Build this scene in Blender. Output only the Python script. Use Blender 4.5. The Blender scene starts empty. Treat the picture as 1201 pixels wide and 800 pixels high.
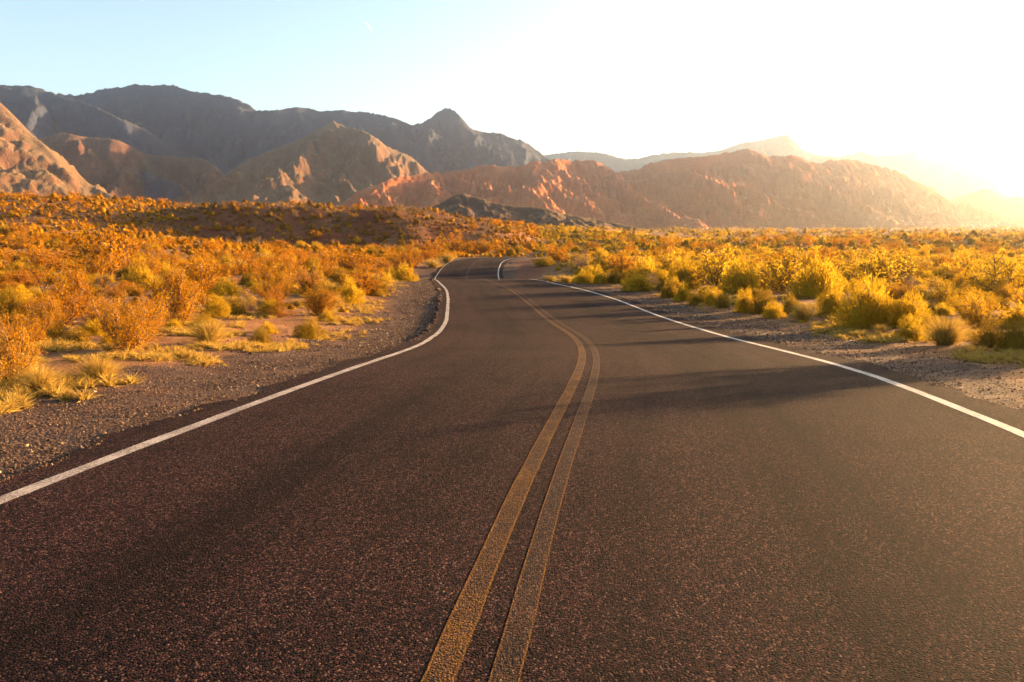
import bpy, math, random
import numpy as np
from mathutils import Vector

# ------------------------------------------------------------------ camera, sky, sun, exposure
sc = bpy.context.scene
COL = sc.collection
F = 934.0                      # focal length in photograph pixels (1201 wide)
CX, HZ, CAMZ = 600.5, 300.0, 1.5   # principal column, row of the true horizon, eye height
SUN_AZ, SUN_EL = 58.0, 8.2     # degrees right of the view direction, above the horizon

cam_d = bpy.data.cameras.new('camera'); cam = bpy.data.objects.new('camera', cam_d); COL.objects.link(cam)
cam.location = (0, 0, CAMZ)
PITCH = math.atan((400 - HZ) / F)
cam.rotation_euler = (math.pi / 2 - PITCH, 0, 0)
cam_d.sensor_width = 36.0; cam_d.lens = F / 1201 * 36.0 * 1.0
cam_d.clip_start = 0.05; cam_d.clip_end = 60000
sc.camera = cam

w = bpy.data.worlds.new('World'); sc.world = w; w.use_nodes = True
wn = w.node_tree.nodes; wl = w.node_tree.links; wn.clear()
sky = wn.new('ShaderNodeTexSky'); sky.sky_type = 'NISHITA'; sky.sun_disc = False
sky.sun_elevation = math.radians(SUN_EL); sky.sun_rotation = math.radians(SUN_AZ)
sky.air_density = 1.0; sky.dust_density = 1.1; sky.ozone_density = 0.8; sky.altitude = 600
bg = wn.new('ShaderNodeBackground'); bg.inputs[1].default_value = 0.05
wo = wn.new('ShaderNodeOutputWorld')
wl.new(sky.outputs[0], bg.inputs[0]); wl.new(bg.outputs[0], wo.inputs[0])

sd = bpy.data.lights.new('sun', 'SUN'); sun = bpy.data.objects.new('sun', sd); COL.objects.link(sun)
sd.energy = 5.0; sd.angle = math.radians(0.5); sd.color = (1.0, 0.60, 0.24)
az, el = math.radians(SUN_AZ), math.radians(SUN_EL)
SDIR = Vector((math.sin(az) * math.cos(el), math.cos(az) * math.cos(el), math.sin(el)))
sun.rotation_euler = SDIR.to_track_quat('Z', 'Y').to_euler()

sc.view_settings.view_transform = 'Standard'; sc.view_settings.look = 'None'
sc.view_settings.gamma = 1.0; sc.view_settings.exposure = 3.1
sc.view_settings.use_curve_mapping = False
sc.render.engine = 'CYCLES'
sc.cycles.max_bounces = 8; sc.cycles.diffuse_bounces = 3; sc.cycles.transmission_bounces = 4
sc.cycles.volume_bounces = 1; sc.cycles.transparent_max_bounces = 8
sc.cycles.use_denoising = True

HAZE_DENSITY, HAZE_G = 1.2e-4, 0.88

# ------------------------------------------------------------------ numeric helpers
_perm = np.random.RandomState(7).permutation(4096)
def _h(ix, iy, seed):
    a = _perm[(ix + seed * 131) & 4095]
    return _perm[(a + iy) & 4095]
def perlin(x, y, seed=0):
    x = np.asarray(x, float); y = np.asarray(y, float)
    x0 = np.floor(x).astype(int); y0 = np.floor(y).astype(int)
    fx, fy = x - x0, y - y0
    def g(ix, iy, dx, dy):
        a = _h(ix, iy, seed) * (2 * np.pi / 4096)
        return np.cos(a) * dx + np.sin(a) * dy
    u = fx * fx * fx * (fx * (fx * 6 - 15) + 10); v = fy * fy * fy * (fy * (fy * 6 - 15) + 10)
    n00 = g(x0, y0, fx, fy); n10 = g(x0 + 1, y0, fx - 1, fy)
    n01 = g(x0, y0 + 1, fx, fy - 1); n11 = g(x0 + 1, y0 + 1, fx - 1, fy - 1)
    return 1.5 * ((n00 * (1 - u) + n10 * u) * (1 - v) + (n01 * (1 - u) + n11 * u) * v)
def fbm(x, y, oct=5, seed=0, gain=0.5):
    s = 0; a = 1.0
    for i in range(oct):
        s = s + a * perlin(x, y, seed + i); x = np.asarray(x) * 2.03 + 5.1; y = np.asarray(y) * 2.03 - 3.7; a *= gain
    return s
def ridged(x, y, oct=5, seed=0, gain=0.5):
    s = 0; a = 1.0; wgt = 1.0
    for i in range(oct):
        n = (1 - np.abs(perlin(x, y, seed + i))) ** 2 * wgt
        s = s + a * n; wgt = np.clip(n * 1.6, 0, 1)
        x = np.asarray(x) * 2.07 + 1.3; y = np.asarray(y) * 2.07 + 4.1; a *= gain
    return s
def sstep(a, b, x):
    t = np.clip((np.asarray(x, float) - a) / (b - a), 0, 1); return t * t * (3 - 2 * t)
def pchip(xs, ys, x):
    xs = np.asarray(xs, float); ys = np.asarray(ys, float)
    h = np.diff(xs); d = np.diff(ys) / h; m = np.zeros_like(ys)
    m[1:-1] = np.where(d[:-1] * d[1:] > 0, 2 * d[:-1] * d[1:] / (d[:-1] + d[1:] + 1e-12), 0)
    m[0] = d[0]; m[-1] = d[-1]
    x = np.clip(x, xs[0], xs[-1]); i = np.clip(np.searchsorted(xs, x) - 1, 0, len(xs) - 2)
    t = (x - xs[i]) / h[i]
    return ((2*t**3 - 3*t**2 + 1) * ys[i] + (t**3 - 2*t**2 + t) * h[i] * m[i]
            + (-2*t**3 + 3*t**2) * ys[i+1] + (t**3 - t**2) * h[i] * m[i+1])

def mesh(name, v, f, uv=None, attrs=None, smooth=False):
    """verts (n,3) and faces (m,k) arrays -> mesh datablock"""
    v = np.ascontiguousarray(v, np.float32); f = np.ascontiguousarray(f, np.int32)
    m = bpy.data.meshes.new(name); k = f.shape[1]
    m.vertices.add(len(v)); m.vertices.foreach_set('co', v.ravel())
    m.loops.add(f.size); m.loops.foreach_set('vertex_index', f.ravel())
    m.polygons.add(len(f)); m.polygons.foreach_set('loop_start', np.arange(0, f.size, k, dtype=np.int32))
    try: m.polygons.foreach_set('loop_total', np.full(len(f), k, np.int32))
    except Exception: pass
    if smooth: m.polygons.foreach_set('use_smooth', np.ones(len(f), bool))
    if uv is not None:
        l = m.uv_layers.new(name='UVMap'); l.data.foreach_set('uv', np.asarray(uv, np.float32)[f.ravel()].ravel())
    for n_, a in (attrs or {}).items():
        at = m.attributes.new(n_, 'FLOAT', 'POINT'); at.data.foreach_set('value', np.asarray(a, np.float32).ravel())
    m.update(calc_edges=True); m.validate(); return m
def grid_faces(nr, nc):
    i = np.arange(nr - 1)[:, None] * nc + np.arange(nc - 1)[None, :]
    return np.stack([i, i + 1, i + nc + 1, i + nc], -1).reshape(-1, 4)
def obj(name, data, mat=None, parent=None, kind=None, label=None, cat=None, group=None):
    o = bpy.data.objects.new(name, data); COL.objects.link(o)
    if mat is not None and data is not None: data.materials.clear(); data.materials.append(mat)
    if parent is not None: o.parent = parent
    if kind: o['kind'] = kind
    if label: o['label'] = label
    if cat: o['category'] = cat
    if group: o['group'] = group
    return o

# ------------------------------------------------------------------ material helpers
def dim(k, *cs): return [tuple(x*k for x in c) for c in cs]
class NT:
    def __init__(s, name):
        s.m = bpy.data.materials.new(name); s.m.use_nodes = True
        s.t = s.m.node_tree; s.t.nodes.clear(); s.out = s.t.nodes.new('ShaderNodeOutputMaterial')
    def n(s, typ, ins=None, **kw):
        nd = s.t.nodes.new(typ)
        for k, v in kw.items(): setattr(nd, k, v)
        for k, v in (ins or {}).items():
            if hasattr(v, 'links') or hasattr(v, 'is_linked'): s.t.links.new(v, nd.inputs[k])
            else: nd.inputs[k].default_value = v
        return nd
    def noise(s, vec, scale, detail=4, rough=0.55, dist=0.0):
        return s.n('ShaderNodeTexNoise', {'Vector': vec, 'Scale': scale, 'Detail': detail, 'Roughness': rough, 'Distortion': dist}).outputs['Fac']
    def ramp(s, fac, a, b, lo=0.0, hi=1.0):
        return s.n('ShaderNodeMapRange', {0: fac, 1: a, 2: b, 3: lo, 4: hi}).outputs[0]
    def mix(s, fac, a, b, mode='MIX'):
        nd = s.n('ShaderNodeMix', data_type='RGBA', blend_type=mode)
        for i, v in ((0, fac), (6, a), (7, b)):
            if hasattr(v, 'is_linked'): s.t.links.new(v, nd.inputs[i])
            else: nd.inputs[i].default_value = v if i == 0 else (tuple(v) + (1,))[:4]
        return nd.outputs[2]
    def math(s, op, a, b=0.0):
        return s.n('ShaderNodeMath', {0: a, 1: b}, operation=op).outputs[0]
    def bump(s, height, strength, dist, normal=None):
        ins = {'Height': height, 'Strength': strength, 'Distance': dist}
        if normal is not None: ins['Normal'] = normal
        return s.n('ShaderNodeBump', ins).outputs[0]
    def surf(s, sock): s.t.links.new(sock, s.out.inputs[0]); return s.m
    def bsdf(s, color, rough=0.9, normal=None, spec=0.3):
        ins = {'Base Color': color if hasattr(color, 'is_linked') else tuple(color) + (1,), 'Roughness': rough, 'Specular IOR Level': spec}
        if normal is not None: ins['Normal'] = normal
        return s.n('ShaderNodeBsdfPrincipled', ins).outputs[0]
    def pos(s): return s.n('ShaderNodeNewGeometry').outputs['Position']
    def attr(s, name): return s.n('ShaderNodeAttribute', attribute_name=name).outputs['Fac']

# ------------------------------------------------------------------ the road's line in plan
# centre line (x, y, z) read off the photograph's lane lines for a 6.6 m carriageway
RC = np.array([(-3.2,-30,.13),(-2.4,-18,.13),(-1.3,-8,.13),(-.52,-1,.13),(-.1,2.56,.13),(.15,4.44,.13),(.42,6.2,.125),(.70,8,.09),
               (.98,10,.04),(1.38,14.1,-.16),(1.52,17.5,-.30),(1.22,22.7,-.37),(.62,30.8,-.21),(.05,38,-.12),(-.62,44,-.09),
               (-1.35,49.5,-.05),(-2.1,55,-.10),(-2.95,62,-.42),(-3.7,70,-.92),(-4.3,77,-1.0),(-4.7,84,-.62),(-4.7,92,.20),(-4.2,100,.85),
               (-2.5,107,1.2),(.8,112.3,1.32),(6,115,1.3),(13,116,1.25),(25,116.5,1.2),(45,119,1.2),(80,126,1.4),(130,138,1.9)])
def catmull(P, per=14):
    P = np.vstack([2*P[0]-P[1], P, 2*P[-1]-P[-2]]); out = []
    for i in range(1, len(P) - 2):
        p0, p1, p2, p3 = P[i-1], P[i], P[i+1], P[i+2]
        t = np.linspace(0, 1, per, endpoint=False)[:, None]
        # centripetal-like tangents scaled by spacing
        d01 = np.linalg.norm(p1-p0)+1e-6; d12 = np.linalg.norm(p2-p1)+1e-6; d23 = np.linalg.norm(p3-p2)+1e-6
        m1 = d12*((p1-p0)/d01-(p2-p0)/(d01+d12)+(p2-p1)/d12); m2 = d12*((p2-p1)/d12-(p3-p1)/(d12+d23)+(p3-p2)/d23)
        out.append((2*t**3-3*t**2+1)*p1+(t**3-2*t**2+t)*m1+(-2*t**3+3*t**2)*p2+(t**3-t**2)*m2)
    out.append(P[-2][None]); return np.vstack(out)
CL = catmull(RC)
_s = np.concatenate([[0], np.cumsum(np.linalg.norm(np.diff(CL[:, :2], axis=0), axis=1))])
NS = 620
SS = np.linspace(0, _s[-1], NS)
CL = np.stack([np.interp(SS, _s, CL[:, k]) for k in range(3)], 1)
for _ in range(16): CL[1:-1] = .25*CL[:-2] + .5*CL[1:-1] + .25*CL[2:]
TAN = np.gradient(CL[:, :2], axis=0); TAN /= np.linalg.norm(TAN, axis=1)[:, None]
NRM = np.stack([TAN[:, 1], -TAN[:, 0]], 1)          # points to the right of travel
OFL = np.interp(CL[:, 1], [0, 6, 10, 14, 17.5, 23, 31, 45], [3.0, 3.0, 3.08, 3.18, 3.28, 3.1, 3.08, 3.25])
OFR = np.interp(CL[:, 1], [0, 6, 10, 14, 17.5, 23, 31, 45], [3.55, 3.55, 3.5, 3.4, 3.3, 3.45, 3.5, 3.25])
OFL[CL[:, 0] > 0] = np.where(CL[CL[:, 0] > 0, 1] > 60, 3.25, OFL[CL[:, 0] > 0])

def road_frame(x, y):
    """signed lateral offset (right +), road height, station index, for arrays of points"""
    x = np.asarray(x, float).ravel(); y = np.asarray(y, float).ravel()
    lat = np.full(x.shape, 1e4); rz = np.zeros(x.shape); idx = np.zeros(x.shape, int)
    near = np.where((np.abs(x) < 190) & (y < 200) & (y > -60))[0]
    for c in range(0, len(near), 8000):
        q = near[c:c+8000]
        dx = x[q, None] - CL[None, ::2, 0]; dy = y[q, None] - CL[None, ::2, 1]
        i = np.argmin(dx*dx + dy*dy, axis=1) * 2
        d0 = x[q] - CL[i, 0]; d1 = y[q] - CL[i, 1]
        lat[q] = d0 * NRM[i, 0] + d1 * NRM[i, 1]
        # beyond the ends the true distance counts
        far = np.hypot(d0, d1); lat[q] = np.where(np.abs(lat[q]) < far*0.7, np.sign(lat[q]+1e-9)*far, lat[q])
        rz[q] = CL[i, 2]; idx[q] = i
    return lat, rz, idx

# ------------------------------------------------------------------ terrain height
TY = np.array([0, 30, 60, 100, 150, 182, 240, 320, 450, 700, 1200, 2500, 9000], float)
TM = np.array([-1.2, -.64, -.48, -.32, -.16, -.04, .05, .22, .43, .64, 1.2])   # x / y
TZ = np.array([
 # 0  30  60   100  140  185   240   320  450  700  1200 2500 9000
 [0, .1, .9, 3.2, 7.0, 12.0, 17.6, 19.0, 17., 22., 40., 60., 80.],
 [0, .1, .8, 2.7, 6.6, 12.2, 17.8, 18.5, 16., 22., 40., 60., 80.],
 [0, .1, .6, 2.2, 5.6, 11.2, 16.2, 16.5, 15., 22., 40., 60., 80.],
 [0, .0, .4, 1.8, 3.6, 12.2, 14.6, 13.5, 14., 22., 40., 60., 80.],
 [0, .0, .1, 1.3, 3.2, 12.0, 13.2, 12.2, 14., 22., 40., 60., 80.],
 [0, .0,-.1, 1.0, 2.9, 8.0, 11.4, 13.2, 15., 22., 40., 60., 80.],
 [0, .0,-.1, 1.2, 2.4, 4.9, 8.9, 13.0, 15., 23., 40., 60., 80.],
 [0, .0, .2, 1.3, 2.6, 4.2, 6.4, 9.6, 14.2, 23., 40., 60., 80.],
 [0, .0, .3, 1.4, 2.6, 4.2, 6.2, 9.2, 13.8, 22.5, 40., 60., 80.],
 [0, .0, .3, 1.5, 2.7, 4.3, 6.2, 9.2, 13.8, 22.5, 40., 60., 80.],
 [0, .0, .4, 1.6, 2.8, 4.4, 6.4, 9.4, 13.8, 22.5, 40., 60., 80.]], float)
TZC = np.stack([pchip(TY, r, TY) for r in TZ])
_yd = np.concatenate([np.linspace(0, 320, 400), np.geomspace(321, 9000, 300)])
_tab = np.stack([pchip(TY, r, _yd) for r in TZ])          # TM x _yd
def terrain(x, y, with_road=True):
    shp = np.shape(x); x = np.asarray(x, float).ravel(); y = np.asarray(y, float).ravel()
    yy = np.maximum(np.hypot(x, y) * .25 + .75 * y, 1.0); yy = np.maximum(yy, np.abs(x) * .55)
    m = np.clip(x / np.maximum(y, 8.0), TM[0], TM[-1])
    k = np.clip(np.searchsorted(TM, m) - 1, 0, len(TM) - 2)
    t = (m - TM[k]) / (TM[k+1] - TM[k]); t = t*t*(3-2*t)
    yi = np.interp(yy, _yd, np.arange(len(_yd))); j = np.clip(yi.astype(int), 0, len(_yd) - 2); fr = yi - j
    a = _tab[k, j]*(1-fr) + _tab[k, j+1]*fr; b = _tab[k+1, j]*(1-fr) + _tab[k+1, j+1]*fr
    z = a*(1-t) + b*t
    amp = sstep(25, 120, yy)
    z = z + amp * (1.0*fbm(x/46, y/46, 3, 11) + .35*fbm(x/14, y/14, 3, 21)) * np.clip(yy/160, .25, 1.3)
    z = z + .10 * fbm(x/4.5, y/4.5, 3, 31) * sstep(4, 25, yy)
    z = z + sstep(120, 160, y)*sstep(300, 240, y)*sstep(0, -20, x)*(.55*ridged(x/11, y/30, 3, 36)-.5)
    if not with_road: return z.reshape(shp)
    lat, rz, idx = road_frame(x, y)
    al = np.abs(lat)
    bl = sstep(4.2, 15.0, al + 0.0)
    edge = np.where(lat < 0, OFL[idx], OFR[idx])
    out = np.maximum(al - edge, 0)
    dip_ = .05*sstep(13, 18, y)*sstep(36, 30, y)*(lat < 0)
    verge = rz - .018 - dip_ - .02*sstep(.5, 1.4, out) + .05*fbm(x/1.6, y/1.6, 3, 41)*sstep(.8, 2.5, out) + .10*sstep(1.5, 5, out)
    z = verge*(1-bl) + z*bl
    under = sstep(.30, .12, al - edge)
    z = np.where(al < edge + .6, z*(1-under) + (rz - .07 - .0012*np.abs(y))*under, z)
    return z.reshape(shp)

def ray(u, v):
    """direction through photograph pixel (u, v)"""
    a = (u - 600.5)/F; b = (400 - v)/F
    c, s = math.cos(PITCH), math.sin(PITCH)
    return np.array([a, c + b*s, -s + b*c])
def ground_hit(u, v, ymin=2.5, ymax=900):
    d = ray(u, v); t = np.geomspace(ymin, ymax, 900)
    px, py, pz = d[0]*t, d[1]*t, CAMZ + d[2]*t
    below = np.where(pz <= terrain(px, py))[0]
    i = below[0] if len(below) else len(t)-1
    return px[i], py[i], float(terrain(px[i], py[i]))
def project(x, y, z):
    c, s = math.cos(PITCH), math.sin(PITCH)
    zz = z - CAMZ; dep = y*c - zz*s; up = y*s + zz*c
    return 600.5 + F*x/dep, 400 - F*up/dep
def at_pixel(u, v, Y):
    d = ray(u, v); k = Y/d[1]; return d[0]*k, Y, CAMZ + d[2]*k

# ------------------------------------------------------------------ materials of the setting
def ground_material():
    n = NT('desert_ground'); p = n.pos()
    sh = n.attr('shoulder'); red = n.attr('red')
    big = n.noise(p, .13, 5); mid = n.noise(p, 1.7, 5, .6); fine = n.noise(p, 22, 4, .65)
    sand = n.mix(n.ramp(big, .35, .65), (.150, .055, .017), (.22, .088, .028))
    sand = n.mix(n.ramp(mid, .38, .66), sand, (.27, .125, .045))
    sand = n.mix(n.math('MULTIPLY', red, .85), sand, (.13, .032, .012))
    vor = n.n('ShaderNodeTexVoronoi', {'Vector': p, 'Scale': 34.0, 'Randomness': 1.0})
    grv = n.mix(n.ramp(vor.outputs['Color'], .0, 1.0), (.026, .015, .012), (.105, .058, .038))
    grv = n.mix(n.ramp(mid, .4, .7), grv, (.090, .040, .023))
    grv = n.mix(n.ramp(fine, .5, .75), grv, (.17, .10, .06))
    col = n.mix(sh, sand, grv)
    h = n.math('ADD', n.math('MULTIPLY', fine, .5), n.math('MULTIPLY', n.math('SUBTRACT', 1.0, vor.outputs['Distance']), n.math('MULTIPLY', sh, .9)))
    nb = n.bump(h, .8, .03, n.bump(mid, .5, .12))
    return n.surf(n.bsdf(col, .95, nb, .15))

def asphalt_nodes(n):
    uv = n.n('ShaderNodeUVMap').outputs[0]; p = n.pos()
    sep = n.n('ShaderNodeSeparateXYZ', {0: uv}); lat = sep.outputs[0]
    v1 = n.n('ShaderNodeTexVoronoi', {'Vector': p, 'Scale': 125.0}); v2 = n.n('ShaderNodeTexVoronoi', {'Vector': p, 'Scale': 75.0})
    cel = n.n('ShaderNodeSeparateColor', {0: v1.outputs['Color']})
    chip = n.mix(n.ramp(cel.outputs[0], .25, 1.0), (.0040, .0022, .0034), (.078, .0305, .0290))
    chip = n.mix(n.ramp(cel.outputs[1], .86, .94), chip, (.17, .092, .068))
    chip = n.mix(n.ramp(cel.outputs[2], .62, .76), chip, (.0040, .0034, .0045))
    patch = n.noise(p, .33, 5, .6); blot = n.noise(p, 2.3, 5, .65)
    streak = n.noise(n.n('ShaderNodeMapping', {'Vector': uv, 'Scale': (2.6, .10, 1.0)}).outputs[0], 1.0, 4, .6)
    col = n.mix(n.ramp(patch, .42, .66, 0, .8), chip, (.62, .60, .62), 'MULTIPLY')
    col = n.mix(n.ramp(streak, .46, .70, 0, .9), col, (.55, .54, .57), 'MULTIPLY')
    col = n.mix(n.ramp(blot, .54, .74, 0, .9), col, (.50, .50, .54), 'MULTIPLY')
    # oily band in the middle of each lane, polished wheel paths beside it
    def band(c, wd):
        return n.ramp(n.math('ABSOLUTE', n.math('SUBTRACT', lat, c)), 0.0, wd, 1.0, 0.0)
    oil = n.math('MAXIMUM', band(-1.45, .75), band(1.75, .75))
    col = n.mix(n.math('MULTIPLY', oil, n.ramp(streak, .3, .7, .35, .95)), col, (.46, .45, .49), 'MULTIPLY')
    h = n.math('SUBTRACT', 1.0, v1.outputs['Distance']); h2 = n.math('SUBTRACT', 1.0, v2.outputs['Distance'])
    hh = n.math('ADD', n.math('MULTIPLY', h, .75), n.math('ADD', n.math('MULTIPLY', h2, .45), n.math('MULTIPLY', blot, .5)))
    nb = n.bump(hh, 1.0, .012)
    return uv, p, lat, col, nb, cel, blot
def asphalt_material():
    n = NT('chip_seal_asphalt'); uv, p, lat, col, nb, cel, blot = asphalt_nodes(n)
    return n.surf(n.bsdf(col, 1.0, nb, .06))
def paint_material(name, paint, wear_lo, wear_hi, edges=False, keep=.93):
    n = NT(name); uv, p, lat, col, nb, cel, blot = asphalt_nodes(n)
    wn_ = n.noise(p, 60, 3, .7); wb = n.noise(p, 3.0, 4, .6)
    wear = n.ramp(n.math('ADD', n.math('MULTIPLY', wn_, .65), n.math('MULTIPLY', wb, .35)), wear_lo, wear_hi)
    wear = n.math('MAXIMUM', wear, n.ramp(n.math('ADD', cel.outputs[1], n.math('MULTIPLY', n.math('SUBTRACT', wb, .5), .8)), keep-.06, keep+.06, 0.0, .92))     # stones rubbed bare
    if edges:   # paint thickest along the two rims of the stripe
        e = n.attr('rim'); e = n.math('ADD', e, n.math('MULTIPLY', n.math('SUBTRACT', wb, .5), .3))
        wear = n.math('MULTIPLY', wear, n.ramp(e, .80, .95, 1.0, .35))
    body = n.mix(n.ramp(wn_, .3, .8), paint, tuple(c*.72 for c in paint))
    c = n.mix(wear, body, col)
    return n.surf(n.bsdf(c, .9, nb, .1))

M_GROUND = ground_material(); M_ASPH = asphalt_material()
M_WHITE = paint_material('white_road_paint', (.62, .58, .55), .50, .80)
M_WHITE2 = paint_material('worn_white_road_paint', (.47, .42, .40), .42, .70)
M_YELLOW2 = paint_material('thin_yellow_road_paint', (.20, .085, .007), .24, .52, True, .26)
M_YELLOW = paint_material('yellow_road_paint', (.22, .095, .007), .30, .60, True, .48)

# ------------------------------------------------------------------ ground sheet
def build_ground():
    s = np.linspace(-1, 1, 471); a = 8.6
    gx = 1.9*np.sinh(a*s)/1.0; gx = gx/gx[-1]*7900
    gx = np.sign(gx)*np.abs(gx); gx = gx + .9*sstep(0, 30, 30-np.abs(gx))
    gy = np.concatenate([np.linspace(-1900, -40, 14), np.linspace(-38, 0, 40)[:-1], np.linspace(0, 60, 300)[:-1], np.geomspace(60, 8900, 260)])
    X, Y = np.meshgrid(gx, gy); Z = terrain(X, Y)
    lat, rz, idx = road_frame(X, Y); al = np.abs(lat)
    edge = np.where(lat < 0, OFL[idx], OFR[idx])
    wob = .9*fbm(X.ravel()/3.0, Y.ravel()/3.0, 3, 51) + .6*fbm(X.ravel()/.8, Y.ravel()/.8, 2, 52)
    sh = sstep(2.7, 1.3, al - edge - .55 - .1*(lat < 0) + .7*(lat > 0) + wob*.8)
    mm = X.ravel()/np.maximum(Y.ravel(), 8)
    red = sstep(-.60, -.35, mm)*sstep(.06, -.06, mm)*sstep(100, 160, Y.ravel())*sstep(320, 250, Y.ravel())*(.75+.5*fbm(X.ravel()/9, Y.ravel()/9, 3, 55))
    red = np.maximum(red, .8*sstep(1.0, 3.5, lat)*sstep(9.5, 6, lat)*sstep(58, 66, Y.ravel())*sstep(112, 104, Y.ravel()))
    v = np.stack([X.ravel(), Y.ravel(), Z.ravel()], 1)
    m = mesh('ground', v, grid_faces(len(gy), len(gx)), attrs={'shoulder': sh, 'red': red}, smooth=True)
    return obj('ground', m, M_GROUND, kind='structure', label='red sandy desert floor with gravel shoulders beside the road')
build_ground()

# ------------------------------------------------------------------ road and its painted lines
def strip(latA, latB, lift, ncol=2, i0=0, i1=NS, drop=0.0, rim=False):
    i = np.arange(i0, i1); c = CL[i]; nr = NRM[i]
    ts = np.linspace(0, 1, ncol); V = []; U = []; Rm = []
    for t in ts:
        lt = latA[i]*(1-t) + latB[i]*t
        zz = c[:, 2] + lift + lift_far[i]*(1 if lift > 0 else 0)
        V.append(np.stack([c[:, 0] + nr[:, 0]*lt, c[:, 1] + nr[:, 1]*lt, zz], 1)); U.append(np.stack([lt, SS[i]], 1))
        Rm.append(np.full(len(i), abs(2*t-1)))
    V = np.stack(V, 1).reshape(-1, 3); U = np.stack(U, 1).reshape(-1, 2); Rm = np.stack(Rm, 1).ravel()
    f = grid_faces(len(i), ncol)
    return V, U, f, Rm
lift_far = np.clip((CL[:, 1]-20)*.0001, 0, .01)
rag = lambda seed, k: k*(fbm(SS/1.1, SS*0+seed, 4, seed) + .8*fbm(SS/.33, SS*0+seed*3.1, 3, seed+9))
AL = -(OFL + .36) - rag(61, .15); AR = (OFR + .50) + rag(71, .16)
def build_road():
    V, U, f, _ = strip(AL, AR, 0.0, 22)
    # thin broken edge turned down into the shoulder
    n0 = len(V); nc = 22
    L0 = V.reshape(NS, nc, 3)[:, 0].copy(); R0 = V.reshape(NS, nc, 3)[:, -1].copy(); L, R = L0.copy(), R0.copy()
    L[:, :2] -= NRM*.05; R[:, :2] += NRM*.05; L[:, 2] -= .12; R[:, 2] -= .12
    UL, UR = U.reshape(NS, nc, 2)[:, 0], U.reshape(NS, nc, 2)[:, -1]
    V2 = np.vstack([V, L, R, L0, R0]); U2 = np.vstack([U, UL, UR, UL, UR])
    i = np.arange(NS-1)
    fl = np.stack([n0+i, n0+2*NS+i, n0+2*NS+i+1, n0+i+1], 1); fr = np.stack([n0+3*NS+i, n0+NS+i, n0+NS+i+1, n0+3*NS+i+1], 1)
    road = obj('road', mesh('road', V2, np.vstack([f, fl, fr]), uv=U2, smooth=True), M_ASPH, kind='structure',
               label='worn brown chip-sealed two-lane asphalt road winding into the desert')
    def line(name, a, b, mat, lift, label, ncol=5):
        V, U, f, Rm = strip(a, b, lift, ncol)
        obj(name, mesh(name, V, f, uv=U, attrs={'rim': Rm}, smooth=True), mat, road, label=label)
    jit = lambda s, k=.010: k*fbm(SS/.8, SS*0+s, 3, s)
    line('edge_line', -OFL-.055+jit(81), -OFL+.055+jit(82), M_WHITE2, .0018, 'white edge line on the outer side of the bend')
    line('edge_line', OFR-.055+jit(83), OFR+.055+jit(84), M_WHITE, .0018, 'bright white edge line beside the dense brush')
    line('centre_line', -.185+jit(85, .007), -.075+jit(86, .007), M_YELLOW, .0018, 'faded yellow centre stripe, the stronger of two', 9)
    line('centre_line', .035+jit(87, .007), .135+jit(88, .007), M_YELLOW2, .0018, 'faded yellow centre stripe, the thinner of two', 9)
    return road
build_road()

# ------------------------------------------------------------------ mountains
def rock_material(name, rock, rock2, talus, scale, bump=1.0, strata=0.25, th=(.55, .80)):
    rock, rock2, talus = dim(.72, rock, rock2, talus)
    n = NT(name); p = n.pos(); g = n.n('ShaderNodeNewGeometry')
    nz = n.n('ShaderNodeSeparateXYZ', {0: g.outputs['Normal']}).outputs[2]
    a = n.noise(p, 1.0/scale, 6, .62); b = n.noise(p, 5.5/scale, 6, .68, .4); c = n.noise(p, 24.0/scale, 4, .65)
    col = n.mix(n.ramp(a, .36, .64), rock, rock2)
    col = n.mix(n.ramp(b, .50, .72, 0, .6), col, tuple(x*.55 for x in rock))
    st = n.n('ShaderNodeTexWave', {'Vector': p, 'Scale': 2.2/scale, 'Distortion': 7.0, 'Detail': 3.0, 'Detail Scale': 1.2}, bands_direction='Z').outputs['Fac']
    col = n.mix(n.math('MULTIPLY', st, strata), col, tuple(min(1, x*1.35) for x in rock2))
    tm = n.ramp(n.math('ADD', nz, n.math('MULTIPLY', n.math('SUBTRACT', b, .5), .35)), th[0], th[1])
    tal = n.mix(n.ramp(c, .4, .65), talus, tuple(x*.72 for x in talus))
    col = n.mix(tm, col, tal)
    h = n.math('ADD', n.math('MULTIPLY', b, .7), n.math('MULTIPLY', c, .3))
    nb = n.bump(h, .75*bump, scale*.10)
    return n.surf(n.bsdf(col, .95, nb, .1))

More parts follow.
